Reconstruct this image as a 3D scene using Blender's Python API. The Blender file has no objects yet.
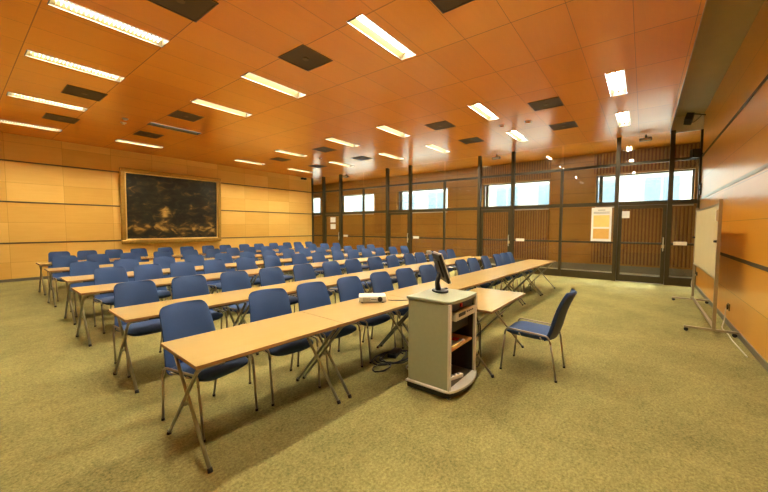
import bpy, bmesh, math, random
from mathutils import Vector, Matrix
random.seed(7)
PI = math.pi
C = bpy.context.scene.collection
sc = bpy.context.scene

# ------------------------------------------------------------------ helpers
class MB:
    """collects shapes into one mesh"""
    def __init__(self): self.bm = bmesh.new(); self.mi = 0
    def _mark(self, faces, smooth=False):
        for f in faces: f.material_index = self.mi; f.smooth = smooth
    def box(self, x0, x1, y0, y1, z0, z1, bev=0.0):
        r = bmesh.ops.create_cube(self.bm, size=1.0)
        vs = r['verts']
        for v in vs:
            v.co = Vector(((x0+x1)/2+v.co.x*(x1-x0), (y0+y1)/2+v.co.y*(y1-y0), (z0+z1)/2+v.co.z*(z1-z0)))
        fs = list({f for v in vs for f in v.link_faces})
        self._mark(fs)
        if bev > 0:
            es = list({e for v in vs for e in v.link_edges})
            rr = bmesh.ops.bevel(self.bm, geom=es, offset=bev, segments=2, affect='EDGES', profile=.5)
            self._mark(rr['faces'], True)
        return self
    def tube(self, pts, r, n=8, fil=0.0, seg=4, r2=None):
        pts = [Vector(p) for p in pts]
        if fil > 0 and len(pts) > 2:
            out = [pts[0]]
            for a, b, c in zip(pts, pts[1:], pts[2:]):
                d1 = (a-b); d2 = (c-b)
                f = min(fil, d1.length*.49, d2.length*.49)
                p1 = b+d1.normalized()*f; p2 = b+d2.normalized()*f
                for k in range(seg+1):
                    t = k/seg
                    out.append((1-t)**2*p1+2*t*(1-t)*b+t*t*p2)
            out.append(pts[-1]); pts = out
        rings = []; prev = None
        for i, p in enumerate(pts):
            if i == 0: t = pts[1]-p
            elif i == len(pts)-1: t = p-pts[i-1]
            else: t = (pts[i+1]-p).normalized()+(p-pts[i-1]).normalized()
            t = t.normalized()
            if prev is None:
                a = Vector((0, 0, 1)) if abs(t.z) < .9 else Vector((1, 0, 0))
                u = t.cross(a).normalized()
            else:
                u = (prev-t*prev.dot(t)).normalized()
            prev = u; w = t.cross(u)
            rad = r if r2 is None else r+(r2-r)*i/(len(pts)-1)
            rings.append([self.bm.verts.new(p+(u*math.cos(2*PI*k/n)+w*math.sin(2*PI*k/n))*rad) for k in range(n)])
        fs = []
        for a, b in zip(rings, rings[1:]):
            for k in range(n):
                fs.append(self.bm.faces.new((a[k], a[(k+1) % n], b[(k+1) % n], b[k])))
        self._mark(fs, True)
        c = [self.bm.faces.new(list(reversed(rings[0]))), self.bm.faces.new(rings[-1])]
        self._mark(c)
        return self
    def prism(self, outline, z0, z1, bev=0.0):
        a = [self.bm.verts.new((x, y, z0)) for x, y in outline]
        b = [self.bm.verts.new((x, y, z1)) for x, y in outline]
        fs = []
        n = len(a)
        for k in range(n):
            fs.append(self.bm.faces.new((a[k], a[(k+1) % n], b[(k+1) % n], b[k])))
        fs.append(self.bm.faces.new(list(reversed(a)))); top = self.bm.faces.new(b); fs.append(top)
        self._mark(fs)
        if bev > 0:
            es = list(top.edges)+list(fs[-2].edges)
            rr = bmesh.ops.bevel(self.bm, geom=es, offset=bev, segments=2, affect='EDGES', profile=.5)
            self._mark(rr['faces'], True)
        return self
    def cyl(self, p, r, h, n=20, r2=None):
        x, y, z = p
        self.tube([(x, y, z), (x, y, z+h)], r, n, r2=r2); return self
    def grid(self, nu, nv, fn, close=True):
        """closed cushion from two sheets; fn(u,v,side)->point"""
        sheets = []
        for s in (1, -1):
            sheets.append([[self.bm.verts.new(fn(-1+2*i/nu, j/nv, s)) for i in range(nu+1)] for j in range(nv+1)])
        fs = []
        for q, sh in enumerate(sheets):
            for j in range(nv):
                for i in range(nu):
                    f = (sh[j][i], sh[j][i+1], sh[j+1][i+1], sh[j+1][i])
                    fs.append(self.bm.faces.new(f if q == 0 else f[::-1]))
        A, B = sheets
        loopA = [A[0][i] for i in range(nu+1)]+[A[j][nu] for j in range(1, nv+1)]+[A[nv][i] for i in range(nu-1, -1, -1)]+[A[j][0] for j in range(nv-1, 0, -1)]
        loopB = [B[0][i] for i in range(nu+1)]+[B[j][nu] for j in range(1, nv+1)]+[B[nv][i] for i in range(nu-1, -1, -1)]+[B[j][0] for j in range(nv-1, 0, -1)]
        n = len(loopA)
        for k in range(n):
            fs.append(self.bm.faces.new((loopA[k], loopB[k], loopB[(k+1) % n], loopA[(k+1) % n])))
        self._mark(fs, True)
        return self
    def quad(self, *pts):
        f = self.bm.faces.new([self.bm.verts.new(p) for p in pts]); self._mark([f]); return self
    def build(self, name, mat, parent=None, kind=None, loc=None, rot=None):
        bmesh.ops.recalc_face_normals(self.bm, faces=self.bm.faces)
        me = bpy.data.meshes.new(name); self.bm.to_mesh(me); self.bm.free()
        for m in (mat if isinstance(mat, (list, tuple)) else [mat]): me.materials.append(m)
        o = bpy.data.objects.new(name, me); C.objects.link(o)
        if parent: o.parent = parent
        if kind: o['kind'] = kind
        if loc: o.location = loc
        if rot: o.rotation_euler = rot
        return o

def tag(o, label, cat, group=None, kind=None):
    o['label'] = label; o['category'] = cat
    if group: o['group'] = group
    if kind: o['kind'] = kind
    return o
def thing(name, label, cat, loc=(0, 0, 0), rz=0.0, group=None):
    o = bpy.data.objects.new(name, None); C.objects.link(o)
    o.empty_display_size = .1
    o.location = loc; o.rotation_euler = (0, 0, rz)
    return tag(o, label, cat, group)
def dup(root, loc, rz=0.0, label=None, group=None):
    def cp(o, parent):
        c = o.copy(); C.objects.link(c)
        if parent: c.parent = parent
        for ch in o.children: cp(ch, c)
        return c
    r = cp(root, None)
    r.location = loc; r.rotation_euler = (0, 0, rz)
    if label: r['label'] = label
    if group: r['group'] = group
    return r

# ------------------------------------------------------------------ materials
def new_mat(name):
    m = bpy.data.materials.new(name); m.use_nodes = True
    nt = m.node_tree; b = nt.nodes['Principled BSDF']
    return m, nt, b
def N(nt, t, **kw):
    n = nt.nodes.new(t)
    for k, v in kw.items(): setattr(n, k, v)
    return n
def M_(nt, op, a, b=None, c=None):
    n = N(nt, 'ShaderNodeMath', operation=op)
    for i, v in enumerate((a, b, c)):
        if v is None: continue
        if isinstance(v, (int, float)): n.inputs[i].default_value = v
        else: nt.links.new(v, n.inputs[i])
    return n.outputs[0]
def simple(name, col, rough=.5, metal=0.0, noise=0.0, scale=30, bump=0.0, coat=0.0, spec=None):
    m, nt, b = new_mat(name)
    b.inputs['Roughness'].default_value = rough
    b.inputs['Metallic'].default_value = metal
    if coat: b.inputs['Coat Weight'].default_value = coat
    if spec is not None: b.inputs['Specular IOR Level'].default_value = spec
    tc = N(nt, 'ShaderNodeTexCoord')
    nz = N(nt, 'ShaderNodeTexNoise'); nz.inputs['Scale'].default_value = scale; nz.inputs['Detail'].default_value = 4
    nt.links.new(tc.outputs['Object'], nz.inputs['Vector'])
    mx = N(nt, 'ShaderNodeMix', data_type='RGBA')
    k = noise
    mx.inputs[6].default_value = (*[c*(1-k) for c in col], 1)
    mx.inputs[7].default_value = (*[min(1, c*(1+k)) for c in col], 1)
    nt.links.new(nz.outputs['Fac'], mx.inputs[0])
    nt.links.new(mx.outputs[2], b.inputs['Base Color'])
    if bump:
        bp = N(nt, 'ShaderNodeBump'); bp.inputs['Strength'].default_value = bump; bp.inputs['Distance'].default_value = .01
        nt.links.new(nz.outputs['Fac'], bp.inputs['Height']); nt.links.new(bp.outputs[0], b.inputs['Normal'])
    return m
def wood_panels(name, ua, va, su, ou, sv, ov, colA, colB, rough=.35, seam=.006, seamdark=.35, grain='u', spec=.5, coat=0.0, var=.5, seamv=None):
    """veneer panels on a grid: ua/va = axis index of the panel grid, seams every su/sv metres"""
    m, nt, b = new_mat(name)
    tc = N(nt, 'ShaderNodeTexCoord'); sp = N(nt, 'ShaderNodeSeparateXYZ')
    nt.links.new(tc.outputs['Object'], sp.inputs[0])
    U = M_(nt, 'DIVIDE', M_(nt, 'SUBTRACT', sp.outputs[ua], ou), su)
    V = M_(nt, 'DIVIDE', M_(nt, 'SUBTRACT', sp.outputs[va], ov), sv)
    fu = M_(nt, 'FRACT', U); fv = M_(nt, 'FRACT', V)
    du = M_(nt, 'MULTIPLY', M_(nt, 'MINIMUM', fu, M_(nt, 'SUBTRACT', 1.0, fu)), su)
    dv = M_(nt, 'MULTIPLY', M_(nt, 'MINIMUM', fv, M_(nt, 'SUBTRACT', 1.0, fv)), sv)
    sm = M_(nt, 'MAXIMUM', M_(nt, 'LESS_THAN', du, seam), M_(nt, 'LESS_THAN', dv, seam if seamv is None else seamv))
    cell = N(nt, 'ShaderNodeCombineXYZ')
    nt.links.new(M_(nt, 'FLOOR', U), cell.inputs[0]); nt.links.new(M_(nt, 'FLOOR', V), cell.inputs[1])
    wn = N(nt, 'ShaderNodeTexWhiteNoise', noise_dimensions='3D'); nt.links.new(cell.outputs[0], wn.inputs['Vector'])
    g = N(nt, 'ShaderNodeCombineXYZ')
    a, c = (sp.outputs[ua], sp.outputs[va]) if grain == 'u' else (sp.outputs[va], sp.outputs[ua])
    nt.links.new(M_(nt, 'MULTIPLY', a, 1.1), g.inputs[0]); nt.links.new(M_(nt, 'MULTIPLY', c, 14.0), g.inputs[1])
    nt.links.new(M_(nt, 'MULTIPLY', wn.outputs['Value'], 37.0), g.inputs[2])
    nz = N(nt, 'ShaderNodeTexNoise'); nz.inputs['Scale'].default_value = 1.2; nz.inputs['Detail'].default_value = 6
    nz.inputs['Distortion'].default_value = .6
    nt.links.new(g.outputs[0], nz.inputs['Vector'])
    n2 = N(nt, 'ShaderNodeTexNoise'); n2.inputs['Scale'].default_value = 1.7; n2.inputs['Detail'].default_value = 3
    nt.links.new(tc.outputs['Object'], n2.inputs['Vector'])
    f = M_(nt, 'ADD', M_(nt, 'MULTIPLY', nz.outputs['Fac'], .45), M_(nt, 'MULTIPLY', wn.outputs['Value'], var))
    f = M_(nt, 'ADD', f, M_(nt, 'MULTIPLY', n2.outputs['Fac'], .3))
    f = M_(nt, 'SUBTRACT', f, .12)
    mx = N(nt, 'ShaderNodeMix', data_type='RGBA'); mx.clamp_factor = True
    mx.inputs[6].default_value = (*colA, 1); mx.inputs[7].default_value = (*colB, 1)
    nt.links.new(f, mx.inputs[0])
    m2 = N(nt, 'ShaderNodeMix', data_type='RGBA'); m2.inputs[7].default_value = (*[x*seamdark for x in colA], 1)
    nt.links.new(sm, m2.inputs[0]); nt.links.new(mx.outputs[2], m2.inputs[6])
    nt.links.new(m2.outputs[2], b.inputs['Base Color'])
    b.inputs['Roughness'].default_value = rough
    b.inputs['Specular IOR Level'].default_value = spec
    if coat:
        b.inputs['Coat Weight'].default_value = coat; b.inputs['Coat Roughness'].default_value = .19; b.inputs['Coat IOR'].default_value = 1.7
    return m
def emit(name, col, s):
    m, nt, b = new_mat(name)
    b.inputs['Base Color'].default_value = (.8, .8, .8, 1)
    b.inputs['Emission Color'].default_value = (*col, 1); b.inputs['Emission Strength'].default_value = s
    return m

W_A = (.68, .39, .07); W_B = (.86, .58, .16)
M = {}
M['ceiling'] = wood_panels('ceiling_veneer', 0, 1, 1.353, .845, .678, .205, (.80, .27, .014), (.92, .36, .022), rough=.5, seam=.006, seamv=.003, seamdark=.45, grain='u', spec=.12, coat=.85, var=.45)
M['wall_l'] = wood_panels('wall_veneer_left', 0, 2, 1.3, 1.15, .62, -.02, W_A, W_B, rough=.4, seam=.004, seamdark=.78, spec=.35, var=.6)
M['wall_r'] = wood_panels('wall_veneer_right', 0, 2, 2.6, .9, .62, -.02, (.74, .345, .030), (.84, .46, .06), rough=.28, seam=.004, seamdark=.5, spec=.6, coat=.3, var=.25)
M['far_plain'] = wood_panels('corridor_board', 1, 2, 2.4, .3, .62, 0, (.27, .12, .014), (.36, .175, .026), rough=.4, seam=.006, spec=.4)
M['slat'] = simple('corridor_slat', (.28, .135, .022), .5, noise=.25, scale=6)
M['slat_back'] = simple('slat_backing', (.16, .055, .015), .8)
M['frame'] = simple('bronze_steel', (.050, .038, .012), .4, .3, .15, 8)
M['groove'] = simple('groove_metal', (.12, .10, .06), .4, .5, .1)
M['groove_r'] = simple('groove_dark', (.06, .05, .04), .5, .3, .1)
M['base'] = simple('baseboard_grey', (.16, .15, .11), .5, .2, .1)
M['white'] = simple('white_plaster', (.72, .70, .64), .8, 0, .04, 5)
M['cove'] = simple('cove_plaster', (.42, .34, .17), .7, 0, .06, 3)
M['edge_alu'] = simple('aluminium_edge', (.55, .45, .3), .35, .8, .1)
M['steel'] = simple('chair_steel', (.36, .33, .26), .32, .85, .1)
M['legsteel'] = simple('table_leg_steel', (.34, .34, .28), .35, .8, .1)
M['rubber'] = simple('black_rubber', (.02, .018, .015), .7)
M['top'] = wood_panels('beech_laminate', 0, 1, 8, -4, 8, -4, (.45, .325, .12), (.51, .38, .155), rough=.2, seam=0, spec=.5, var=0)
M['edge'] = simple('table_edge', (.30, .16, .055), .5, 0, .1)
M['blue'] = simple('blue_fabric', (.022, .060, .175), .85, 0, .18, 220, .15)
M['blue_back'] = simple('blue_shell', (.020, .042, .12), .6, 0, .1, 60)
M['black'] = simple('black_plastic', (.012, .012, .011), .45)
M['dark'] = simple('dark_plastic', (.035, .033, .028), .5)
M['silver'] = simple('silver_paint', (.50, .52, .42), .38, .35, .05, 12)
M['grey'] = simple('grey_laminate', (.30, .345, .235), .42, 0, .06, 25)
M['lip'] = simple('light_edge', (.66, .66, .60), .35, .2)
M['cream'] = simple('cream_plastic', (.62, .58, .46), .45, 0, .05)
M['whitebody'] = simple('white_plastic', (.74, .72, .62), .4, 0, .03)
M['board'] = simple('cream_board', (.86, .80, .50), .25, 0, .05, 4)
M['boardframe'] = simple('board_frame', (.36, .31, .20), .4, .5, .08)
M['gold'] = simple('gilded_wood', (.46, .28, .055), .38, .45, .35, 18, .4)
M['gold_hi'] = simple('bright_gilt', (.85, .62, .22), .3, .6, .2, 18)
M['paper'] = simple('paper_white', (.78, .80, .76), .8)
M['ycard'] = simple('yellow_card', (.80, .62, .20), .7, 0, .1, 9)
M['ocard'] = simple('ochre_card', (.70, .42, .10), .7, 0, .1, 9)
M['inkgrey'] = simple('grey_print', (.30, .34, .36), .8)
M['vent'] = simple('vent_mesh', (.085, .05, .02), .6, .2, .3, 200)
M['ventframe'] = simple('vent_frame', (.15, .09, .035), .5, .4)
M['fixture'] = simple('fixture_housing', (.05, .035, .02), .5, .3)
M['reflector'] = simple('fixture_reflector', (.16, .13, .06), .3, .6)
M['louver'] = simple('louver_white', (.8, .78, .70), .4)
M['lamp'] = emit('fluorescent_diffuser', (1.0, .87, .64), 100.0)
M['lampdim'] = emit('dim_diffuser', (1.0, .72, .35), 1.5)
M['red'] = simple('red_switch', (.7, .03, .02), .4)
M['shelf'] = simple('shelf_wood', (.60, .30, .08), .5, 0, .15, 12)
M['orange'] = simple('orange_cap', (.75, .25, .04), .5)
M['facade'] = simple('facade_render', (.17, .18, .185), .9, 0, .05, 2)
M['facwin'] = simple('facade_window', (.022, .050, .080), .5, 0, .2, 1)
M['facframe'] = simple('facade_frame', (.11, .13, .14), .6)
M['gravel'] = simple('gravel', (.45, .44, .40), .9, 0, .3, 3)
M['corrfloor'] = simple('corridor_floor', (.42, .40, .30), .4, 0, .1, 3)
M['blind'] = simple('curtain', (.62, .50, .25), .8, 0, .1, 10)

def carpet():
    m, nt, b = new_mat('carpet_loop')
    tc = N(nt, 'ShaderNodeTexCoord')
    n1 = N(nt, 'ShaderNodeTexNoise'); n1.inputs['Scale'].default_value = 44; n1.inputs['Detail'].default_value = 8; n1.inputs['Roughness'].default_value = .8
    n2 = N(nt, 'ShaderNodeTexNoise'); n2.inputs['Scale'].default_value = 1.3; n2.inputs['Detail'].default_value = 5
    n3 = N(nt, 'ShaderNodeTexNoise'); n3.inputs['Scale'].default_value = 9; n3.inputs['Detail'].default_value = 6; n3.inputs['Roughness'].default_value = .7
    for n in (n1, n2, n3): nt.links.new(tc.outputs['Object'], n.inputs['Vector'])
    f = M_(nt, 'ADD', M_(nt, 'MULTIPLY', n1.outputs['Fac'], 2.4), M_(nt, 'ADD', M_(nt, 'MULTIPLY', n2.outputs['Fac'], .6), M_(nt, 'MULTIPLY', n3.outputs['Fac'], .6)))
    f = M_(nt, 'SUBTRACT', f, 1.28)
    mx = N(nt, 'ShaderNodeMix', data_type='RGBA'); mx.clamp_factor = True
    mx.inputs[6].default_value = (.070, .070, .022, 1); mx.inputs[7].default_value = (.365, .33, .118, 1)
    nt.links.new(f, mx.inputs[0]); nt.links.new(mx.outputs[2], b.inputs['Base Color'])
    b.inputs['Roughness'].default_value = .95; b.inputs['Specular IOR Level'].default_value = .2
    bp = N(nt, 'ShaderNodeBump'); bp.inputs['Strength'].default_value = .35; bp.inputs['Distance'].default_value = .02
    nt.links.new(n1.outputs['Fac'], bp.inputs['Height']); nt.links.new(bp.outputs[0], b.inputs['Normal'])
    return m
M['carpet'] = carpet()
def glass():
    m = bpy.data.materials.new('window_glass'); m.use_nodes = True
    nt = m.node_tree; nt.nodes.clear()
    o = N(nt, 'ShaderNodeOutputMaterial'); t = N(nt, 'ShaderNodeBsdfTransparent'); t.inputs[0].default_value = (.93, .92, .86, 1)
    g = N(nt, 'ShaderNodeBsdfGlossy'); g.inputs['Roughness'].default_value = .01; g.inputs[0].default_value = (1, 1, 1, 1)
    fr = N(nt, 'ShaderNodeFresnel'); ge = N(nt, 'ShaderNodeNewGeometry')
    nt.links.new(M_(nt, 'SUBTRACT', 1.5, M_(nt, 'MULTIPLY', ge.outputs['Backfacing'], 1.5-1/1.5)), fr.inputs[0])
    f = M_(nt, 'MULTIPLY', fr.outputs[0], 1.0)
    mx = N(nt, 'ShaderNodeMixShader')
    nt.links.new(f, mx.inputs[0]); nt.links.new(t.outputs[0], mx.inputs[1]); nt.links.new(g.outputs[0], mx.inputs[2])
    nt.links.new(mx.outputs[0], o.inputs[0])
    return m
M['glass'] = glass()
def canvas_mat():
    # generic dark oil picture: soft blotches of ochre and green over brown, no figures
    m, nt, b = new_mat('dark_oil_canvas')
    tc = N(nt, 'ShaderNodeTexCoord')
    mp = N(nt, 'ShaderNodeMapping'); mp.inputs['Scale'].default_value = (1.0, 1.0, 1.7)
    nt.links.new(tc.outputs['Object'], mp.inputs[0])
    n1 = N(nt, 'ShaderNodeTexNoise'); n1.inputs['Scale'].default_value = 2.6; n1.inputs['Detail'].default_value = 7; n1.inputs['Distortion'].default_value = .8
    nt.links.new(mp.outputs[0], n1.inputs['Vector'])
    r = N(nt, 'ShaderNodeValToRGB'); e = r.color_ramp.elements
    e[0].position = .32; e[0].color = (.006, .006, .003, 1); e[1].position = .85; e[1].color = (.60, .36, .08, 1)
    for p, c in ((.47, (.016, .018, .010, 1)), (.56, (.055, .032, .010, 1)), (.64, (.13, .08, .02, 1)), (.72, (.34, .22, .05, 1))):
        x = e.new(p); x.color = c
    sp = N(nt, 'ShaderNodeSeparateXYZ'); nt.links.new(tc.outputs['Object'], sp.inputs[0])
    # paler ground in the lower third, one pale cloth-like patch
    h = M_(nt, 'MULTIPLY', M_(nt, 'SUBTRACT', .0, M_(nt, 'ABSOLUTE', M_(nt, 'ADD', sp.outputs[2], .85))), .42)
    h = M_(nt, 'MAXIMUM', M_(nt, 'ADD', h, .17), 0)
    dx = M_(nt, 'MULTIPLY', M_(nt, 'ADD', sp.outputs[0], .42), 2.7); dz = M_(nt, 'MULTIPLY', M_(nt, 'ADD', sp.outputs[2], .30), 2.0)
    d = M_(nt, 'SQRT', M_(nt, 'ADD', M_(nt, 'MULTIPLY', dx, dx), M_(nt, 'MULTIPLY', dz, dz)))
    pt = M_(nt, 'MULTIPLY', M_(nt, 'MAXIMUM', M_(nt, 'SUBTRACT', .85, d), 0), .62)
    f = M_(nt, 'ADD', M_(nt, 'ADD', M_(nt, 'SUBTRACT', M_(nt, 'MULTIPLY', n1.outputs['Fac'], 1.1), .13), M_(nt, 'MULTIPLY', h, 1.3)), pt)
    nt.links.new(f, r.inputs[0]); nt.links.new(r.outputs[0], b.inputs['Base Color'])
    b.inputs['Roughness'].default_value = .45
    return m
M['canvas'] = canvas_mat()

# ------------------------------------------------------------------ room shell
XG, YL, YR, XB, ZC, ZR, YE = 13.2, 15.5, -1.25, -2.4, 4.56, 4.95, -.52
CX1 = 15.75      # corridor back wall
MB().box(XB-.1, XG, YR-.1, YL+.1, -.1, 0).build('floor', M['carpet'], kind='structure')
# lamp positions: fixture x0..x1, y centre
COLX = {'A': (.90, 2.20), 'B': (3.50, 4.84), 'C': (7.56, 8.92), 'D': (10.28, 11.70)}
LY = [.52, 3.22, 5.99, 8.10, 10.88, 13.80]
LW = .145
lights = []
for c in 'ABCD':
    for j, y in enumerate(LY):
        lights.append((c, j, y))
lights_x = []
# ceiling built as a grid with openings for the fixtures
xs = sorted({XB, XG}|{v for a in COLX.values() for v in a}); ys = sorted({YE, YL}|{y+s*LW for y in LY for s in (-1, 1)})
mb = MB()
for x0, x1 in zip(xs, xs[1:]):
    for y0, y1 in zip(ys, ys[1:]):
        hole = any(abs(x0-a[0]) < 1e-6 for a in COLX.values()) and any(abs(y0-(y-LW)) < 1e-6 for y in LY)
        if not hole: mb.quad((x0, y0, ZC), (x0, y1, ZC), (x1, y1, ZC), (x1, y0, ZC))
bmesh.ops.remove_doubles(mb.bm, verts=mb.bm.verts, dist=1e-5)
mb.build('ceiling', M['ceiling'], kind='structure')
MB().box(XB, XG, YR, YE, ZR, ZR+.05).build('ceiling', M['cove'], kind='structure')
MB().box(XB, XG, YE-.012, YE, ZC-.01, ZR).build('trim_1', M['edge_alu'], kind='structure')
MB().box(XG-.02, XG+.06, YR, YE-.012, 4.50, ZR).build('trim_2', M['white'], kind='structure')
MB().box(XB-.1, XG+.0, YL, YL+.1, 0, 5).build('wall_left', M['wall_l'], kind='structure')
MB().box(XB-.1, XG, YR-.1, YR, 0, 5).build('wall_right', M['wall_r'], kind='structure')
MB().box(XB-.1, XB, YR, YL, 0, 5).build('wall_near', M['wall_l'], kind='structure')
k = 3
for z in (1.2, 2.48, 3.74):
    MB().box(XB, XG-.02, YL-.008, YL, z-.022, z+.022).build('trim_%d' % k, M['groove'], kind='structure'); k += 1
for z in (1.2, 3.74):
    MB().box(XB, XG-.02, YR, YR+.008, z-.028, z+.028).build('trim_%d' % k, M['groove_r'], kind='structure'); k += 1
MB().box(XB, XG-.02, YR, YR+.008, 2.53-.028, 2.53+.028).build('trim_%d' % k, M['edge_alu'], kind='structure'); k += 1
MB().box(XB, XG-.05, YL-.015, YL, 0, .09).build('baseboard_left', M['base'], kind='structure')
MB().box(XB, XG-.08, YR, YR+.015, 0, .09).build('baseboard_right', M['base'], kind='structure')

# glass partition
POST = [-.60, .71, 3.97, 5.28, 8.60, 9.93, 13.12, 14.47]
THIN = [2.31, 6.86, 11.5]
for y in POST:
    MB().box(XG-.12, XG+.04, y-.055, y+.055, 0, ZC).build('trim_%d' % k, M['frame'], kind='structure'); k += 1
for y in THIN:
    MB().box(XG-.06, XG+.03, y-.04, y+.04, 0, 3.71).build('trim_%d' % k, M['frame'], kind='structure'); k += 1
MB().box(XG-.06, XG+.03, YR, YR+.05, 0, 4.5).build('trim_%d' % k, M['frame'], kind='structure'); k += 1
MB().box(XG-.06, XG+.03, YL-.07, YL, 0, ZC).build('trim_%d' % k, M['frame'], kind='structure'); k += 1
edges = sorted([YR+.05]+POST+THIN+[YL-.07])
doors = [(-.60, .71), (3.97, 5.28), (8.60, 9.93), (13.12, 14.47)]
for z0, z1 in ((3.68, 3.76), (2.42, 2.54)):
    MB().box(XG-.045, XG+.02, YR+.05, YL-.07, z0, z1).build('trim_%d' % k, M['frame'], kind='structure'); k += 1
wi = 1; di = 1
for a, b in zip(edges, edges[1:]):
    isdoor = any(abs(a-d[0]) < .01 for d in doors)
    ea = a+(.055 if a in POST else .04 if a in THIN else 0); eb = b-(.055 if b in POST else .04 if b in THIN else 0)
    # upper glazing
    w = MB().box(XG-.012, XG-.004, ea, eb, 2.54, 3.68).build('window_%d' % wi, M['glass'], kind='structure'); wi += 1
    w = MB().box(XG-.012, XG-.004, ea, eb, 3.76, ZC-.02 if a > -.7 else 4.49).build('window_%d' % wi, M['glass'], kind='structure'); wi += 1
    if isdoor:
        f = MB(); X0, X1 = XG-.05, XG+.01
        f.box(X0, X1, ea+.005, ea+.10, .01, 2.41); f.box(X0, X1, eb-.10, eb-.005, .01, 2.41)
        f.box(X0, X1, ea+.10, eb-.10, 2.31, 2.41); f.box(X0, X1, ea+.10, eb-.10, .01, .22); f.box(X0, X1, ea+.10, eb-.10, 1.20, 1.26)
        d = f.build('door_%d' % di, M['frame'], kind='structure'); di += 1
        MB().box(XG-.022, XG-.014, ea+.10, eb-.10, 1.26, 2.31).build('glass_pane', M['glass'], d)
        MB().box(XG-.022, XG-.014, ea+.10, eb-.10, .22, 1.20).build('glass_pane', M['glass'], d)
        h = MB(); yh = ea+.06
        h.tube([(X0, yh, 1.02), (X0-.05, yh, 1.02), (X0-.05, yh, 1.42), (X0, yh, 1.42)], .014, 8, fil=.03)
        h.build('door_handle', M['silver'], d)
        MB().box(X0-.02, X0, yh-.03, yh+.03, 1.10, 1.20, .003).build('lock_plate', M['gold_hi'], d)
    else:
        w = MB().box(XG-.012, XG-.004, ea, eb, .24, 1.20).build('window_%d' % wi, M['glass'], kind='structure'); wi += 1
        w = MB().box(XG-.012, XG-.004, ea, eb, 1.26, 2.42).build('window_%d' % wi, M['glass'], kind='structure'); wi += 1
        f = MB().box(XG-.045, XG+.02, ea, eb, 0, .24).box(XG-.045, XG+.02, ea, eb, 1.20, 1.26)
        f.build('trim_%d' % k, M['frame'], kind='structure'); k += 1

# ------------------------------------------------------------------ corridor beyond the glass
MB().box(XG, CX1+.4, -5, 24, -.1, -.002).build('floor', M['corrfloor'], kind='structure')
MB().box(XG+.06, CX1+.4, -5, 24, 4.62, 4.7).build('ceiling', M['ceiling'], kind='structure')
WINS = [(-1.35, 1.55), (3.22, 6.18), (8.02, 11.22), (12.9, 15.85), (17.7, 20.6)]
Z0, Z1 = 2.52, 3.76
mb = MB()
mb.box(CX1, CX1+.3, -5, 24, 0, Z0); mb.box(CX1, CX1+.3, -5, 24, Z1, 4.62)
e = [-5]+[v for w in WINS for v in w]+[24]
for a, b in zip(e[::2], e[1::2]): mb.box(CX1, CX1+.3, a, b, Z0, Z1)
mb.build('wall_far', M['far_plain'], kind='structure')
for a, b in ((-5.1, -5), (24, 24.1)):
    MB().box(XG, CX1+.3, a, b, 0, 4.65).build('wall_end', M['white'], kind='structure')
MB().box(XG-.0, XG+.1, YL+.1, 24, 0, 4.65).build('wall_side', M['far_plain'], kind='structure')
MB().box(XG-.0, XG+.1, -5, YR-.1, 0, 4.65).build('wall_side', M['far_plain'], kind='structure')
for i, (a, b) in enumerate(WINS):
    f = MB(); X0 = CX1+.20; X1 = CX1+.26
    f.box(X0, X1, a, a+.06, Z0, Z1).box(X0, X1, b-.06, b, Z0, Z1).box(X0, X1, a, b, Z0, Z0+.05).box(X0, X1, a, b, Z1-.05, Z1)
    n = 3
    o = f.build('window_%d' % wi, M['facframe'], kind='structure'); wi += 1
    MB().box(X0+.02, X0+.03, a+.06, b-.06, Z0+.05, Z1-.05).build('glass_pane', M['glass'], o)
    MB().box(X0-.02, X1+.01, b-.22, b-.10, Z0+.05, Z1-.05).build('window_mullion', M['frame'], o)
    MB().box(CX1-.03, CX1+.2, a, b, Z0-.03, Z0).build('window_sill', M['white'], o)
# slatted cladding
for (a, b) in ((-5, 1.62), (3.2, 6.2)):
    for z0, z1 in ((.32, 2.46), (3.82, 4.6)):
        MB().box(CX1-.012, CX1, a, b, z0, z1).build('trim_%d' % k, M['slat_back'], kind='structure'); k += 1
        s = MB(); y = a+.03
        while y < b-.05:
            s.box(CX1-.05, CX1-.012, y, y+.055, z0, z1); y += .105
        s.build('trim_%d' % k, M['slat'], kind='structure'); k += 1
MB().box(CX1-.02, CX1, -5, 24, 0, .26).build('baseboard_far', M['base'], kind='structure')

# ------------------------------------------------------------------ outside
MB().box(CX1+.4, 60, -40, 60, -.2, -.1).build('ground', M['gravel'], kind='structure')
bd = thing('office_building', 'white rendered building with rows of grey blue windows seen through the corridor windows', 'building', (25, 12, -.1))
MB().box(0, 8, -32, 40, 0, 9).build('wall', M['facade'], bd)
y = -31.0
while y < 38:
    for z in (3.05, 6.2):
        w = MB().box(-.03, .02, y, y+1.7, z, z+1.75).build('window', M['facframe'], bd)
        MB().box(-.045, -.03, y+.07, y+.80, z+.07, z+1.68).box(-.045, -.03, y+.88, y+1.63, z+.07, z+1.68).build('pane', M['facwin'], w)
    y += 2.9

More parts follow.
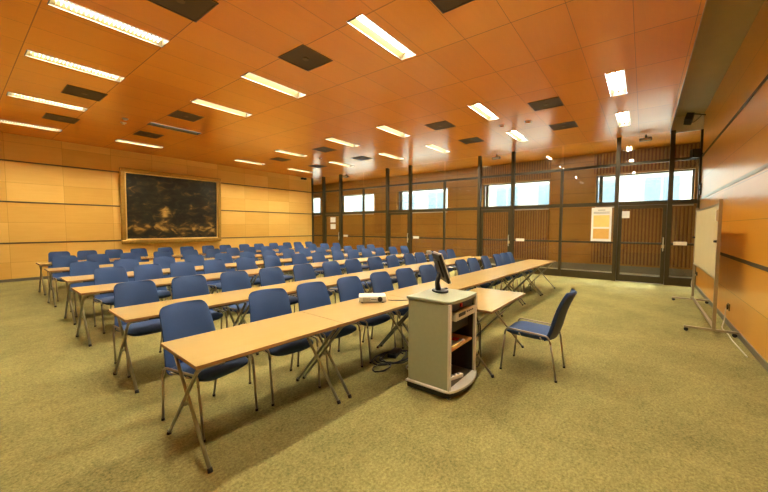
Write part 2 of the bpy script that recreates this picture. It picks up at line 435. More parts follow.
# ------------------------------------------------------------------ ceiling lights
def make_light(kind):
    t = thing('ceiling_light', 'x', 'ceiling light')
    L = 1.36; hw = LW-.004; hl = L/2
    f = MB()
    f.box(-hl, hl, -hw, -hw+.012, -.012, .13).box(-hl, hl, hw-.012, hw, -.012, .13)
    f.box(-hl, -hl+.012, -hw, hw, -.012, .13).box(hl-.012, hl, -hw, hw, -.012, .13).box(-hl, hl, -hw, hw, .13, .14)
    f.build('housing', M['fixture'], t)
    r = MB()
    for s in (-1, 1):
        r.quad((-hl+.02, s*(hw-.013), .005), (hl-.02, s*(hw-.013), .005), (hl-.02, s*.068, .09), (-hl+.02, s*.068, .09))
    r.build('reflector', M['reflector'], t)
    if kind == 'dim': MB().box(-hl+.05, hl-.05, -.066, .066, .088, .10).build('diffuser', M['lampdim'], t)
    else: MB().box(-hl+.05, hl-.05, -.066, .066, .088, .10).build('diffuser', M['lamp'], t)
    if kind == 'louver':
        l = MB()
        for i in range(24):
            x = -hl+.08+i*(L-.16)/23
            l.box(x-.002, x+.002, -.12, .12, .02, .05)
        l.build('louver', M['louver'], t)
    if kind == 'twin': MB().box(-hl+.05, hl-.05, -.012, .012, .04, .085).build('divider', M['fixture'], t)
    return t
protos = {}
colname = {'A': 'the leftmost ceiling column', 'B': 'the second ceiling column', 'C': 'the third ceiling column', 'D': 'the column by the glass'}
rowname = ['nearest the right wall', 'above the front tables', 'second from the front tables', 'third from the front tables', 'next to last row', 'closest to painting wall']
for c, j, y in lights:
    kd = 'dim' if (c, j) == ('B', 4) else 'louver' if c == 'A' else 'twin' if j == 0 else 'plain'
    lx = sum(COLX[c])/2
    if kd == 'dim': lab = 'dim switched off looking strip light in a row of bright ceiling lights'
    elif kd == 'louver': lab = 'louvred strip light, %s, %s' % (colname[c], rowname[j])
    elif kd == 'twin': lab = 'twin tube strip light by the dark cove, %s%s' % ('', 'closest to the glass wall' if c == 'D' else 'second from the glass wall' if c == 'C' else 'nearest the camera')
    else: lab = 'bright strip light, %s, %s' % (colname[c], rowname[j])
    g = 'recessed strip lights in the wood ceiling'
    if kd not in protos:
        t = make_light(kd); protos[kd] = t; t.location = (lx, y, ZC); t['label'] = lab; t['group'] = g
    else: t = dup(protos[kd], (lx, y, ZC), 0, lab, g)
    sx = (COLX[c][1]-COLX[c][0])/1.36
    t.scale = (sx, 1, 1)

# air vents
def make_vent():
    t = thing('ceiling_vent', 'x', 'air vent')
    f = MB()
    f.box(-.32, .32, -.32, -.305, -.012, 0).box(-.32, .32, .305, .32, -.012, 0).box(-.32, -.305, -.305, .305, -.012, 0).box(.305, .32, -.305, .305, -.012, 0)
    f.build('frame', M['ventframe'], t)
    MB().box(-.305, .305, -.305, .305, -.005, -.001).build('perforated_panel', M['vent'], t)
    MB().cyl((0, 0, -.016), .05, .011, 20).build('nozzle', M['ventframe'], t)
    return t
VP = [(1.91, 4.70, 'dark square air vent at the top edge of the photo, nearest the big left light'),
      (1.91, 9.55, 'dark air vent between the second and third louvred lights at far left'),
      (1.95, 12.25, 'dark air vent between the third and fourth louvred lights at far left'),
      (3.82, 1.89, 'dark square air vent cut by the photo top edge, right of the large slanting light'),
      (3.82, 4.62, 'large dark square air vent between two strip lights in the middle of the ceiling'),
      (3.87, 9.42, 'small dark air vent just left of a strip light, above the painting side'),
      (3.92, 12.22, 'small dark air vent above the left part of the painting'),
      (8.55, 1.88, 'dark air vent nearer the camera of the pair beside the twin tube lights'),
      (10.66, 1.87, 'dark air vent nearer the glass wall of the pair beside the twin tube lights'),
      (8.54, 4.60, 'dark air vent in the reflective part of ceiling, nearer the camera of two'),
      (10.60, 4.57, 'dark air vent just above the glass wall between two strip lights'),
      (8.57, 9.37, 'dark air vent third from the painting wall corner, left of two strip lights'),
      (8.67, 12.20, 'small dark air vent close to the painting wall, second from the glass corner'),
      (10.68, 12.15, 'smallest dark air vent in the far corner of the ceiling'),
      (10.58, 9.33, 'dark air vent near the glass wall in a pale window reflection')]
pv = None
for x, y, lab in VP:
    if pv is None: pv = make_vent(); pv.location = (x, y, ZC); pv['label'] = lab; pv['group'] = 'square air vents in the wood ceiling'
    else: dup(pv, (x, y, ZC), 0, lab, 'square air vents in the wood ceiling')

# detectors
def disc(name, lab, x, y, r, m, cat='detector'):
    t = thing(name, lab, cat, (x, y, ZC))
    MB().cyl((0, 0, -.012), r, .012, 20).build('base', M['whitebody'], t)
    MB().tube([(0, 0, -.012), (0, 0, -.045)], r*.75, 20, r2=r*.5).build('sensor', m, t)
disc('smoke_detector', 'small round white smoke detector on the left part of ceiling, left one of two', 3.06, 11.35, .07, M['whitebody'])
disc('smoke_detector', 'small round white smoke detector on the left part of ceiling, right one of two', 2.98, 10.9, .07, M['whitebody'])
disc('smoke_detector', 'round orange detector on ceiling beside an air vent near the right', 9.65, 2.56, .09, M['orange'])
disc('smoke_detector', 'round orange detector on ceiling above the glass wall beside a strip light', 9.58, 3.23, .07, M['orange'])
disc('smoke_detector', 'tiny white detector on the far ceiling above the left glass bays', 9.51, 10.66, .07, M['whitebody'])

# emergency lamps on the glass wall head
def emlamp(y, lab):
    t = thing('emergency_light', lab, 'emergency light', (XG-.02, y, 4.42), 0, 'small emergency lights above the doors')
    MB().box(-.10, 0, -.15, .15, -.06, .03, .008).build('body', M['dark'], t)
    MB().box(-.115, -.10, -.13, .13, -.05, .01, .004).build('lens', M['whitebody'], t)
    MB().box(-.01, .0, -.02, .02, .02, .14).build('bracket', M['dark'], t)
emlamp(.04, 'small white emergency light above the rightmost glass door')
emlamp(4.62, 'small white emergency light above the middle glass door')
emlamp(12.7, 'small white emergency light above the far left end of glass wall')

# ------------------------------------------------------------------ painting
pt = thing('framed_painting', 'large dark oil painting in a gilded frame hanging on the wood wall', 'painting', (5.82, YL-.09, 2.49))
PW, PH, FW = 3.74, 2.84, .17
pt.rotation_euler = (math.radians(2.0), 0, 0)
f = MB()
def rim(f, w, h, t, y0, y1, bev=0):
    f.box(-w/2, w/2, y0, y1, h/2-t, h/2, bev); f.box(-w/2, w/2, y0, y1, -h/2, -h/2+t, bev)
    f.box(-w/2, -w/2+t, y0, y1, -h/2+t, h/2-t, bev); f.box(w/2-t, w/2, y0, y1, -h/2+t, h/2-t, bev)
rim(f, PW, PH, .15, -.09, .02, .03)
f.build('frame', M['gold'], pt)
f = MB(); rim(f, PW-.26, PH-.26, .06, -.05, .01, .012); f.build('frame_liner', M['gold_hi'], pt)
MB().box(-PW/2+.17, PW/2-.17, -.012, 0, -PH/2+.17, PH/2-.17).build('canvas', M['canvas'], pt)

# ------------------------------------------------------------------ chair
def cprof(v):
    """backrest centre line: v 0..1 -> (y,z)"""
    P = [(.205, .43), (.24, .50), (.268, .585), (.29, .68), (.318, .785), (.36, .895), (.412, 1.0)]
    x = v*(len(P)-1); i = min(int(x), len(P)-2); t = x-i
    return P[i][0]*(1-t)+P[i+1][0]*t, P[i][1]*(1-t)+P[i+1][1]*t
def halfw(v, Wb, Wt, R, Lh):
    w = Wb+(Wt-Wb)*v
    for d in (v*Lh, (1-v)*Lh):
        if d < R: w -= R-math.sqrt(max(0, R*R-(R-d)**2))
    return w
def make_chair():
    t = thing('upholstered_chair', 'x', 'chair')
    def seat(u, v, s):
        # v along y from front to back
        vv = .5-.5*math.cos(PI*v)
        y = -.275+.50*vv
        hw = halfw(vv, .25, .24, .09, .50)
        uu = math.sin(u*PI/2)
        x = hw*uu
        th = .036*(1-abs(uu)**4)*(1-(abs(2*vv-1))**6)+.006
        z = .497-.018*vv-.018*max(0, .18-vv)/.18*1.2
        return (x, y, z+th*(.8 if s > 0 else -1.9))
    MB().grid(12, 12, seat).build('seat', M['blue'], t)
    def back(u, v, s):
        vv = .5-.5*math.cos(PI*v)
        y, z = cprof(vv)
        hw = halfw(vv, .272, .222, .062, .60)
        uu = math.sin(u*PI/2)
        x = hw*uu
        th = .022*(1-abs(uu)**6)*(1-(abs(2*vv-1))**10)+.003
        y += -.055*uu*uu+.012
        return (x, y-th*s, z)
    MB().grid(12, 16, back).build('backrest', M['blue'], t)
    def shell(u, v, s):
        vv = .5-.5*math.cos(PI*v)
        y, z = cprof(.02+.96*vv)
        hw = halfw(vv, .262, .212, .058, .58)
        uu = math.sin(u*PI/2)
        return (hw*uu, y-.055*uu*uu+.012+.026+(-.004 if s > 0 else .004), z)
    MB().grid(8, 10, shell).build('back_shell', M['blue_back'], t)
    for s in (-1, 1):
        for p, q in (((s*.262, -.305, .0), (s*.268, -.262, .44)), ((s*.246, .30, .0), (s*.268, .24, .42))):
            lg = MB().tube([(p[0], p[1], .012), q], .0105, 8).build('leg', M['steel'], t)
            MB().cyl(p, .014, .02, 10).build('foot_cap', M['rubber'], lg)
        MB().tube([(s*.268, -.262, .44), (s*.268, -.250, .525), (s*.270, .21, .505), (s*.268, .24, .42)], .0105, 8, fil=.06).build('side_rail', M['steel'], t)
    MB().tube([(-.266, -.10, .485), (-.2, -.10, .445), (.2, -.10, .445), (.266, -.10, .485)], .009, 6).tube([(-.266, .13, .475), (-.2, .13, .435), (.2, .13, .435), (.266, .13, .475)], .009, 6).build('seat_support', M['steel'], t)
    return t

# ------------------------------------------------------------------ folding table
TL, TD = 1.352, .715
def make_table():
    t = thing('folding_table', 'x', 'table')
    b = MB(); b.box(-TL/2, TL/2, -TD/2, TD/2, .754, .78)
    for f in b.bm.faces:
        if abs(f.normal.z) < .5: f.material_index = 1
    b.build('tabletop', [M['top'], M['edge']], t)
    MB().box(-TL/2+.12, TL/2-.12, -TD/2+.06, -TD/2+.09, .725, .754).box(-TL/2+.12, TL/2-.12, TD/2-.09, TD/2-.06, .725, .754).build('under_rail', M['black'], t)
    for s in (-1, 1):
        xo = s*(TL/2-.04)
        for q, dx in ((1, 0), (-1, -.032*s)):
            MB().tube([(xo+dx, q*.35, .02), (xo+dx, -q*.295, .737), (xo+dx-s*.17, -q*.315, .74)], .0145, 8, fil=.05).build('leg', M['legsteel'], t)
            MB().tube([(xo+dx, q*.36, .0), (xo+dx, q*.35, .03)], .018, 8).build('foot_cap', M['rubber'], t)
        MB().tube([(xo+.004*s, 0, 0.373), (xo-.036*s, 0, 0.373)], .012, 8).build('pivot_bolt', M['legsteel'], t)
    return t

ROWS = {1: ((1.02, 2.45), (10.9, 2.0)), 2: ((1.10, 4.27), (10.94, 3.93)), 3: ((1.16, 6.5), (10.95, 6.25)),
        4: ((1.28, 8.15), (11.0, 7.9)), 5: ((1.33, 10.3), (11.05, 10.05)), 6: ((1.42, 12.3), (11.1, 12.1))}
CH = {1: [1.37, 2.29, 2.8, 3.47, 4.15, 4.78, 5.48, 6.02, 6.86, 7.43, 8.17, 8.93, 9.38, 9.88],
      2: [1.46, 2.09, 2.78, 3.44, 4.12, 4.83, 5.46, 6.18, 6.87, 7.61, 8.13, 8.81, 9.43, 9.93],
      3: [1.73, 2.3, 2.89, 3.53, 4.24, 4.94, 5.75, 6.44, 7.19, 7.81, 8.47, 9.15, 9.94, 10.63],
      4: [1.69, 2.38, 3.13, 3.8, 4.53, 5.23, 5.94, 6.65, 7.28, 7.97, 8.68, 9.32, 10.02, 10.6],
      5: [1.74, 2.37, 3.06, 3.83, 4.6, 5.27, 5.96, 6.56, 7.22, 7.95, 8.72, 9.39, 10.03, 10.76],
      6: [1.92, 2.52, 3.17, 3.84, 4.62, 5.29, 6.06, 6.7, 7.52, 8.17, 8.91, 9.62, 10.20, 10.88]}
ORD = ['first', 'second', 'third', 'fourth', 'fifth', 'sixth', 'seventh', 'eighth', 'ninth', 'tenth', 'eleventh', 'twelfth', 'thirteenth', 'fourteenth']
RN = {1: 'front row', 2: 'second row', 3: 'third row', 4: 'fourth row', 5: 'fifth row', 6: 'back row'}
special = {(1, 0): 'large blue chair at the left end of the front row, nearest the camera',
           (1, 4): 'blue chair just behind and right of the white projector in the front row',
           (1, 3): 'blue chair directly behind the white projector in the front row',
           (1, 7): 'blue chair in the front row mostly hidden behind the computer monitor',
           (1, 13): 'blue chair at the right end of the front row, nearest the glass wall',
           (2, 0): 'blue chair at the left end of the second row of tables',
           (2, 12): 'blue chair in the second row hidden behind the monitor top',
           (2, 13): 'blue chair at the right end of the second row, just right of the monitor',
           (6, 0): 'blue chair at the left end of the back row by the wood wall',
           (6, 13): 'blue chair at the right end of the back row near the glass corner'}
pc = ptb = None
jit = random.Random(3)
for r, ((x0, y0), (x1, y1)) in ROWS.items():
    ang = math.atan2(y1-y0, x1-x0); ca, sa = math.cos(ang), math.sin(ang)
    K = .9592; X0, Y0 = x0*K, y0*K
    step = math.hypot(x1-x0, y1-y0)*K/7
    for i in range(7):
        s = step*(i+.5)
        loc = (X0+ca*s-sa*TD/2, Y0+sa*s+ca*TD/2, 0)
        where = 'at the left end of' if i == 0 else 'at the right end of' if i == 6 else ORD[i]+' from the left in'
        lab = 'pale wood topped folding table %s the %s' % (where, RN[r])
        if (r, i) == (1, 1): lab = 'pale wood folding table in the front row under the white projector'
        if (r, i) == (1, 0): lab = 'pale wood folding table at the left end of the front row, nearest the camera'
        g = 'folding tables of the %s' % RN[r]
        if ptb is None: ptb = make_table(); ptb.location = loc; ptb.rotation_euler.z = ang; ptb['label'] = lab; ptb['group'] = g
        else: dup(ptb, loc, ang, lab, g)
    for i, x in enumerate(CH[r]):
        y = y0+math.tan(ang)*(x-x0)+.635
        rz = ang+jit.uniform(-.06, .06)
        if r == 1 and i < 2: rz = (.16, -.16)[i]; x += (.02, -.14)[i]
        if r == 1 and i >= 11: rz += (.05, -.18, .08)[i-11]
        lab = special.get((r, i), 'blue upholstered chair, %s from the left in the %s' % (ORD[i], RN[r]))
        g = 'blue chairs behind the %s of tables' % RN[r]
        if pc is None: pc = make_chair(); pc.location = (x, y, 0); pc.rotation_euler.z = rz; pc['label'] = lab; pc['group'] = g
        else: dup(pc, (x, y, 0), rz, lab, g)
ch = dup(pc, (4.30, 1.01, 0), PI, 'blue presenter chair standing alone on the open carpet beside the side table')
if 'group' in ch: del ch['group']
st = dup(ptb, (4.35, 1.665, 0), 0, 'pale folding side table behind the grey cabinet, pushed against the front row')
if 'group' in st: del st['group']

# ------------------------------------------------------------------ media cabinet
cb = thing('media_cabinet', 'grey media cabinet on a black plinth with open equipment shelves', 'cabinet', (3.275, 1.70, 0))
def rounded(x0, x1, yb, yf, bulge, r=.06):
    # outline with a bowed front (towards -y) and rounded front corners
    o = [(x0, yb), (x0, yf+r)]
    n = 14
    for i in range(n+1):
        t = i/n; x = x0+r*.3+(x1-x0-.6*r)*t
        o.append((x, yf-bulge*math.sin(PI*t)**.8))
    o += [(x1, yf+r), (x1, yb)]
    return o
MB().prism(rounded(-.33, .34, .25, -.235, .06), .02, .075).build('plinth', M['black'], cb)
MB().prism(rounded(-.345, .355, .262, -.25, .075), .075, .10, .008).build('base_plate', M['lip'], cb)
MB().box(-.325, -.295, -.225, .245, .10, .965, .006).build('side_panel', M['grey'], cb)
MB().box(.295, .325, -.225, .245, .10, .965, .006).build('side_panel', M['grey'], cb)
MB().box(-.295, .295, .225, .245, .10, .965).build('back_panel', M['dark'], cb)
MB().prism(rounded(-.335, .325, .262, -.25, .03), .965, .995, .008).build('top_plate', M['grey'], cb)
MB().box(-.335, -.29, -.245, -.222, .10, .965, .004).build('front_edge', M['lip'], cb)
MB().box(.29, .335, -.245, -.222, .10, .965, .004).build('front_edge', M['lip'], cb)
MB().box(-.295, .295, -.21, .225, .46, .48).build('shelf', M['shelf'], cb)
MB().box(-.295, -.290, -.215, .222, .10, .965).build('inner_lining', M['black'], cb)
MB().box(.290, .295, -.215, .222, .10, .965).build('inner_lining', M['black'], cb)
MB().box(-.290, .290, -.215, .222, .10, .104).build('inner_floor', M['groove'], cb)
eq = MB().box(-.285, .285, -.215, .20, .865, .958).build('equipment_panel', M['black'], cb)
MB().box(-.05, -.02, -.23, -.215, 0.895, .93).build('red_button', M['red'], eq)
u = MB().box(-.20, .28, -.245, .18, .77, .86, .006).build('control_unit', M['cream'], cb)
MB().box(-.14, .02, -.249, -.245, .805, .84).build('display', M['black'], u)
for i in range(4): MB().box(.06+i*.045, .085+i*.045, -.249, -.245, .82, .835).build('key', M['dark'], u)
MB().box(-.285, .285, -.16, .20, .62, .765).build('amplifier', M['black'], cb)
for x in (-.29, .29):
    for y in (-.22, .2):
        MB().tube([(x-.012, y, .02), (x+.012, y, .02)], .02, 12).build('caster', M['silver'], cb)
bk = thing('paper_stack', 'stack of magazines lying on the wooden shelf of the grey cabinet', 'magazines', (3.25, 1.66, .48))
MB().box(-.16, .14, -.15, .1, .0, .012).build('magazine', M['ycard'], bk, rot=(0, 0, .1))
MB().box(-.15, .15, -.14, .1, .012, .022).build('magazine', M['inkgrey'], bk, rot=(0, 0, -.08))
MB().box(.02, .10, -.13, -.06, .022, .03).build('magazine', M['red'], bk, rot=(0, 0, .2))
ps = thing('power_strip', 'cream power strip with a coiled cable at the bottom of the grey cabinet', 'power strip', (3.22, 1.55, .104), -.35)
MB().box(-.13, .13, -.025, .025, .002, .04, .006).build('body', M['whitebody'], ps)
for i in range(4): MB().cyl((-.09+i*.055, 0, .0405), .016, .002, 14).build('socket', M['dark'], ps)
cc = MB()
pts = [(-.12+.07*math.cos(a*.55)-.04, .10+.06*math.sin(a*.55), .012+.003*a*.5) for a in range(26)]
cc.tube([(-.13, 0, .02)]+pts, .006, 6)
cc.build('cable', M['whitebody'], ps)

# monitor on the cabinet
mo = thing('computer_monitor', 'black flat monitor seen from behind on the grey cabinet', 'monitor', (3.38, 1.80, .995), math.radians(41))
# local: screen faces -y
MB().prism([(.13*math.cos(a*PI/12), .09*math.sin(a*PI/12)) for a in range(24)], 0, .018, .005).build('base', M['black'], mo)
nk = MB(); nk.tube([(0, .02, .015), (0, .035, .10), (0, .01, .22)], .034, 10, r2=.022); nk.build('neck', M['black'], mo)
pn = MB(); pn.box(-.195, .195, -.018, .018, -.165, .165, .008); pn.box(-.12, .12, .018, .038, -.10, .10, .008)
sc_ = pn.build('screen_housing', M['black'], mo, loc=(0, -.005, .275), rot=(math.radians(-19), 0, 0))
MB().box(-.18, .18, -.0195, -.018, -.145, .15).build('screen', M['dark'], sc_)
fm = MB()
fm.box(-.197, .197, -.022, -.010, .150, .170, .003).box(-.197, .197, -.022, -.010, -.170, -.150, .003).box(-.200, -.182, -.022, -.010, -.150, .150, .003).box(.182, .200, -.022, -.010, -.150, .150, .003)
fm.build('bezel', M['cream'], sc_)
wc = thing('webcam', 'small silver webcam clipped on the top of the monitor', 'webcam', (3.38-.08, 1.80+.10, .995+.432), math.radians(41))
MB().box(-.03, .03, -.022, .03, -.012, .03, .008).build('body', M['silver'], wc)
MB().tube([(0, .030, .008), (0, .037, .008)], .011, 12).build('lens', M['black'], wc)
cbm = MB(); cbm.tube([(3.42, 1.84, 1.0), (3.5, 1.86, 1.001), (3.57, 1.80, 1.0), (3.60, 1.82, 1.0), (3.63, 1.88, .985), (3.66, 1.86, .9), (3.66, 1.8, .5), (3.68, 1.82, .05)], .006, 6, fil=.02)
tag(cbm.build('monitor_cable', M['black']), 'black cable running from the monitor base down behind the grey cabinet', 'cable')
# hanging cables at right of cabinet
for i, (dx, dz) in enumerate(((0, .30), (.05, .16))):
    q = MB(); q.tube([(3.62, 1.50, .80-.1*i), (3.68+dx, 1.46, .62), (3.72+dx, 1.46, dz), (3.67, 1.47, dz-.08), (3.63, 1.5, dz+.06)], .006, 6, fil=.08)
    tag(q.build('hanging_cable', M['black']), ('long black cable looping down beside the grey cabinet, outer loop', 'short black cable loop hanging beside the grey cabinet, inner and lower')[i], 'cable')

# projector on front row
pj = thing('projector', 'white data projector with dark lens standing on the front table', 'projector', (3.25, 2.69, .78), math.radians(-48))
MB().box(-.17, .17, -.11, .11, .012, .085, .012).build('body', M['whitebody'], pj)
for i in range(8): MB().box(-.12+i*.012, -.114+i*.012, -.113, -.109, .025, .072).build('vent_slot', M['boardframe'], pj)
MB().tube([(.09, -.105, .05), (.09, -.125, .05)], .031, 20).build('lens_ring', M['dark'], pj)
MB().tube([(.09, -.124, .05), (.09, -.128, .05)], .022, 20).build('lens', M['black'], pj)
MB().box(-.02, .05, -.113, -.109, .045, .052).build('front_slot', M['dark'], pj)
for x in (-.13, .13):
    for y in (-.08, .08): MB().cyl((x, y, 0), .012, .014, 10).build('foot', M['dark'], pj)
q = MB(); q.tube([(3.40, 2.55, .790), (3.46, 2.46, .785), (3.60, 2.33, .785), (3.78, 2.26, .785), (3.95, 2.24, .785)], .004, 6, fil=.08)
tag(q.build('projector_cable', M['dark']), 'thin dark cable lying on the front table right of the projector', 'cable')
ms = thing('computer_mouse', 'black computer mouse lying on the side table', 'mouse', (4.24, 1.90, .78), .6)
mb = MB()
mb.grid(8, 8, lambda u, v, s: (halfw(.5-.5*math.cos(PI*v), .033, .028, .03, .11)*math.sin(u*PI/2), -.055+.11*(.5-.5*math.cos(PI*v)), (.004 if s < 0 else .008+.028*(1-abs(u)**3)*math.sin(PI*(.1+.8*v)))))
mb.build('body', M['black'], ms)
MB().tube([(0, .054, .01), (-.02, .12, .006), (-.12, .14, .005), (-.25, .10, .005)], .003, 6, fil=.03).build('cord', M['black'], ms)

# cables on the carpet under the front tables
rr = random.Random(5)
def coil(cx, cy, R, turns, n, lab, m, r=.006):
    pts = []
    for i in range(n):
        a = 2*PI*turns*i/n
        rad = R*(.7+.35*math.sin(a*.37+i*.3)+.12*rr.random())
        pts.append((cx+rad*math.cos(a)*1.25, cy+rad*math.sin(a)*.8, .008+.012*rr.random()+i*.0004))
    q = MB(); q.tube(pts, r, 6)
    tag(q.build('cable_coil', m), lab, 'cable')
coil(3.42, 2.50, .26, 4, 60, 'tangle of black cables on the carpet below the projector', M['black'], .008)
coil(3.15, 2.42, .14, 2, 26, 'small loop of black cable on the carpet left of the tangle', M['black'])
coil(3.42, 2.16, .10, 3, 36, 'pale grey cable coil on the carpet beside the grey cabinet', M['cream'])
fb = thing('cable_box', 'flat black cable box on the carpet in the cable tangle', 'cable box', (3.62, 2.60, 0), .3)
MB().box(-.14, .14, -.06, .06, 0, .05, .008).build('body', M['black'], fb)
MB().box(-.1, .1, -.03, .03, .05, .056).build('lid', M['dark'], fb)

# ------------------------------------------------------------------ mobile whiteboard
wb = thing('mobile_whiteboard', 'cream mobile whiteboard on a steel frame with casters beside the right wall', 'whiteboard', (8.95, -.955, 0))
HL = 1.45
MB().box(-HL+.02, HL-.02, -.012, .012, .92, 2.08, .003).build('board', M['board'], wb)
f = MB(); f.box(-HL, HL, -.018, .018, 2.08, 2.11).box(-HL, HL, -.018, .018, .89, .92); f.build('board_frame', M['boardframe'], wb)
for s in (-1, 1):
    x = s*(HL+.025)
    MB().box(x-.022, x+.022, -.022, .022, .09, 2.17, .004).build('post', M['boardframe'], wb)
    ft = MB().box(x-.02, x+.02, -.28, .36, .055, .09, .004).build('foot_bar', M['boardframe'], wb)
    for y in (-.24, .33):
        c = MB(); c.tube([(x-.014, y, .03), (x+.014, y, .03)], .03, 14); c.tube([(x, y, .03), (x, y, .06)], .008, 6)
        c.build('caster', M['black'], ft)
    MB().tube([(x, 0, 1.50), (x-.03*s, .05, 1.5)], .02, 10).build('tilt_knob', M['black'], wb)
MB().box(-HL, HL, -.02, .02, .10, .14, .004).build('lower_rail', M['boardframe'], wb)
MB().box(-HL-.06, -HL+.01, .02, .05, 1.83, 2.0, .004).build('pen_clip', M['cream'], wb)

# ------------------------------------------------------------------ wall fittings
sp = thing('spotlight', 'black box spotlight on a curved arm below the dark cove of the right wall', 'spotlight', (12.2, -.86, 4.62), 0)
MB().box(-.12, .12, -.08, .08, -.11, .11, .01).build('body', M['black'], sp, rot=(math.radians(15), math.radians(25), 0))
MB().tube([(.10, 0, .05), (.30, -.06, .20), (.52, -.20, .22), (.66, -.39, .20)], .016, 8, fil=.06).build('arm', M['black'], sp)
MB().tube([(.08, -.02, -.06), (.30, -.12, -.04), (.48, -.24, .10), (.56, -.30, .2)], .01, 8, fil=.06).build('cable', M['black'], sp)
ca = thing('security_camera', 'tiny black camera pair on the wood wall under the ceiling in the far corner', 'camera', (12.5, YL, 4.46))
MB().box(-.16, -.04, -.16, -.02, -.05, .05, .01).build('camera_body', M['black'], ca)
MB().box(.04, .16, -.16, -.02, -.05, .05, .01).build('camera_body', M['black'], ca)
MB().box(-.14, .14, -.03, 0, -.02, .02, .004).build('bracket', M['dark'], ca)
sk = thing('loudspeaker', 'small black loudspeaker in the corner above the right window', 'loudspeaker', (12.92, -1.08, 3.80), math.radians(20))
MB().box(-.09, .09, -.10, .09, -.12, .12, .012).build('body', M['black'], sk)
MB().box(-.097, -.09, -.08, .07, -.10, .10).build('grille', M['dark'], sk)
MB().tube([(.0, -.1, 0), (.04, -.22, 0)], .02, 8).build('bracket', M['black'], sk)
th = thing('wall_thermostat', 'small dark and white control panel high in the right corner', 'control panel', (12.98, YR, 2.80))
MB().box(-.07, .07, 0, .03, -.16, .16, .004).build('body', M['dark'], th)
MB().box(-.05, .05, .03, .036, .02, .12).build('upper_plate', M['cream'], th)
MB().box(-.05, .05, .03, .036, -.13, -.04).build('lower_plate', M['cream'], th)
so = thing('wall_socket', 'round dark wall socket low on the right wall behind the whiteboard', 'socket', (8.38, YR, .32))
MB().box(-.08, .08, 0, .012, -.06, .06, .003).build('plate', M['groove'], so)
MB().tube([(0, .012, 0), (0, .03, 0)], .045, 16).build('outlet', M['black'], so)
for i, (pts, lab) in enumerate((([(12.85, YR+.03, .40), (12.8, -1.15, .3), (12.75, -1.12, .1), (12.5, -1.15, .015), (12.2, -1.13, .012)], 'thin white cable hanging from the far socket by the glass wall'),
                               ([(8.38, -1.21, .30), (8.3, -1.19, .10), (8.0, -1.12, .012), (7.6, -1.14, .012), (7.2, -1.13, .012), (6.4, -1.15, .012)], 'thin cable on the carpet along the right wall behind the whiteboard'))):
    q = MB(); q.tube(pts, .008, 6, fil=.08); tag(q.build('power_cable', M['cream']), lab, 'cable')
s2 = thing('wall_socket', 'small dark wall socket beside the glass wall at the far end of right wall', 'socket', (12.87, YR, .42))
MB().box(-.06, .06, 0, .02, -.05, .05, .003).build('plate', M['dark'], s2)
MB().tube([(0, .02, 0), (0, .028, 0)], .03, 16).build('outlet', M['black'], s2)

# notice boards and plates on the glass wall
po = thing('notice_poster', 'white poster with yellow and ochre panels on the glass wall', 'poster', (XG-.10, 1.10, 1.82))
MB().box(-.006, .006, -.28, .28, -.55, .55).build('sheet', M['paper'], po)
MB().box(-.010, -.006, -.22, .22, -.08, .30).build('yellow_panel', M['ycard'], po)
MB().box(-.010, -.006, -.22, .22, -.47, -.14).build('ochre_panel', M['ocard'], po)
MB().box(-.009, -.006, -.10, .10, .455, .48).box(-.009, -.006, -.22, .22, .39, .41).box(-.009, -.006, -.22, .22, .355, .37).build('print', M['inkgrey'], po)
for y, w in ((-.87, 'right of the rightmost glass door'), (3.66, 'right of the second glass door from the right'), (8.27, 'right of the third glass door from the right'), (12.75, 'right of the farthest glass door')):
    t = thing('door_plate', 'small white plate on the rail '+w, 'sign plate', (XG-.06, y, 1.25), 0, 'white plates beside the glass doors')
    MB().box(-.02, .012, -.15, .15, -.05, .05, .004).build('plate', M['whitebody'], t)
    MB().box(-.03, -.02, .10, .14, -.03, .03, .003).build('button', M['cream'], t)
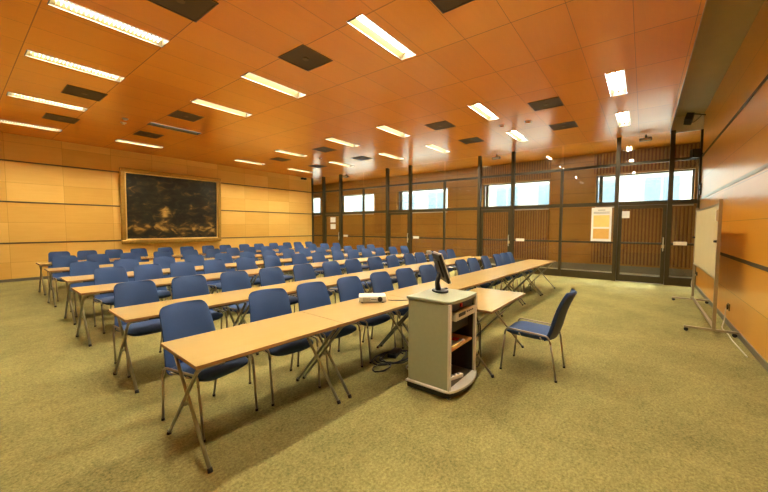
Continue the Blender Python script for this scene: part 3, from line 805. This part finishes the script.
for i, (z, lab) in enumerate(((2.12, 'upper pale sheet on the farthest glass door'), (1.75, 'lower pale sheet on the farthest glass door'))):
    tag(MB().box(XG-.032, XG-.026, 13.55, 13.95, z-.14, z+.14).build('pale_sheet', M['paper']), lab, 'paper')  # thin pale rectangle set against the door glass
tag(MB().box(XG-.032, XG-.026, .36, .56, 2.02, 2.24).build('pale_sheet', M['paper']), 'small square paper on the top left of the rightmost glass door', 'paper')

# ------------------------------------------------------------------ light outside, camera
w = bpy.data.worlds.new('sky'); sc.world = w; w.use_nodes = True
bg = w.node_tree.nodes['Background']; bg.inputs[0].default_value = (.80, .92, 1.0, 1); bg.inputs[1].default_value = 17.0
sl = bpy.data.lights.new('hazy_sun', 'SUN'); sl.energy = 11.0; sl.angle = math.radians(22); sl.color = (.95, .98, 1.0)
so_ = bpy.data.objects.new('hazy_sun', sl); C.objects.link(so_); so_.location = (30, 4, 14)
so_.rotation_euler = Vector((-math.cos(math.radians(42)), .08, -math.sin(math.radians(42)))).to_track_quat('-Z', 'Y').to_euler()
cam = bpy.data.cameras.new('camera'); co = bpy.data.objects.new('camera', cam); C.objects.link(co)
cam.sensor_width = 36; cam.lens = 336.033/768*36; cam.clip_start = .05
a, b, c = .65653, .05619, .00183
fw = Vector((math.cos(a)*math.cos(b), math.sin(a)*math.cos(b), -math.sin(b)))
r = Vector((math.sin(a), -math.cos(a), 0)); u = r.cross(fw)
r2 = r*math.cos(c)+u*math.sin(c); u2 = u*math.cos(c)-r*math.sin(c)
m = Matrix((r2, u2, -fw)).transposed().to_4x4(); m.translation = Vector((0, 0, 1.72))
co.matrix_world = m
sc.camera = co
vs = sc.view_settings
sc.display_settings.display_device = 'sRGB'
vs.view_transform = 'Standard'; vs.look = 'None'; vs.gamma = 1; vs.use_curve_mapping = False; vs.exposure = 1.2
cy = sc.cycles
cy.use_denoising = True
cy.max_bounces = 10; cy.diffuse_bounces = 6; cy.glossy_bounces = 4; cy.transmission_bounces = 6; cy.transparent_max_bounces = 16
cy.sample_clamp_indirect = 8
cy.use_adaptive_sampling = False
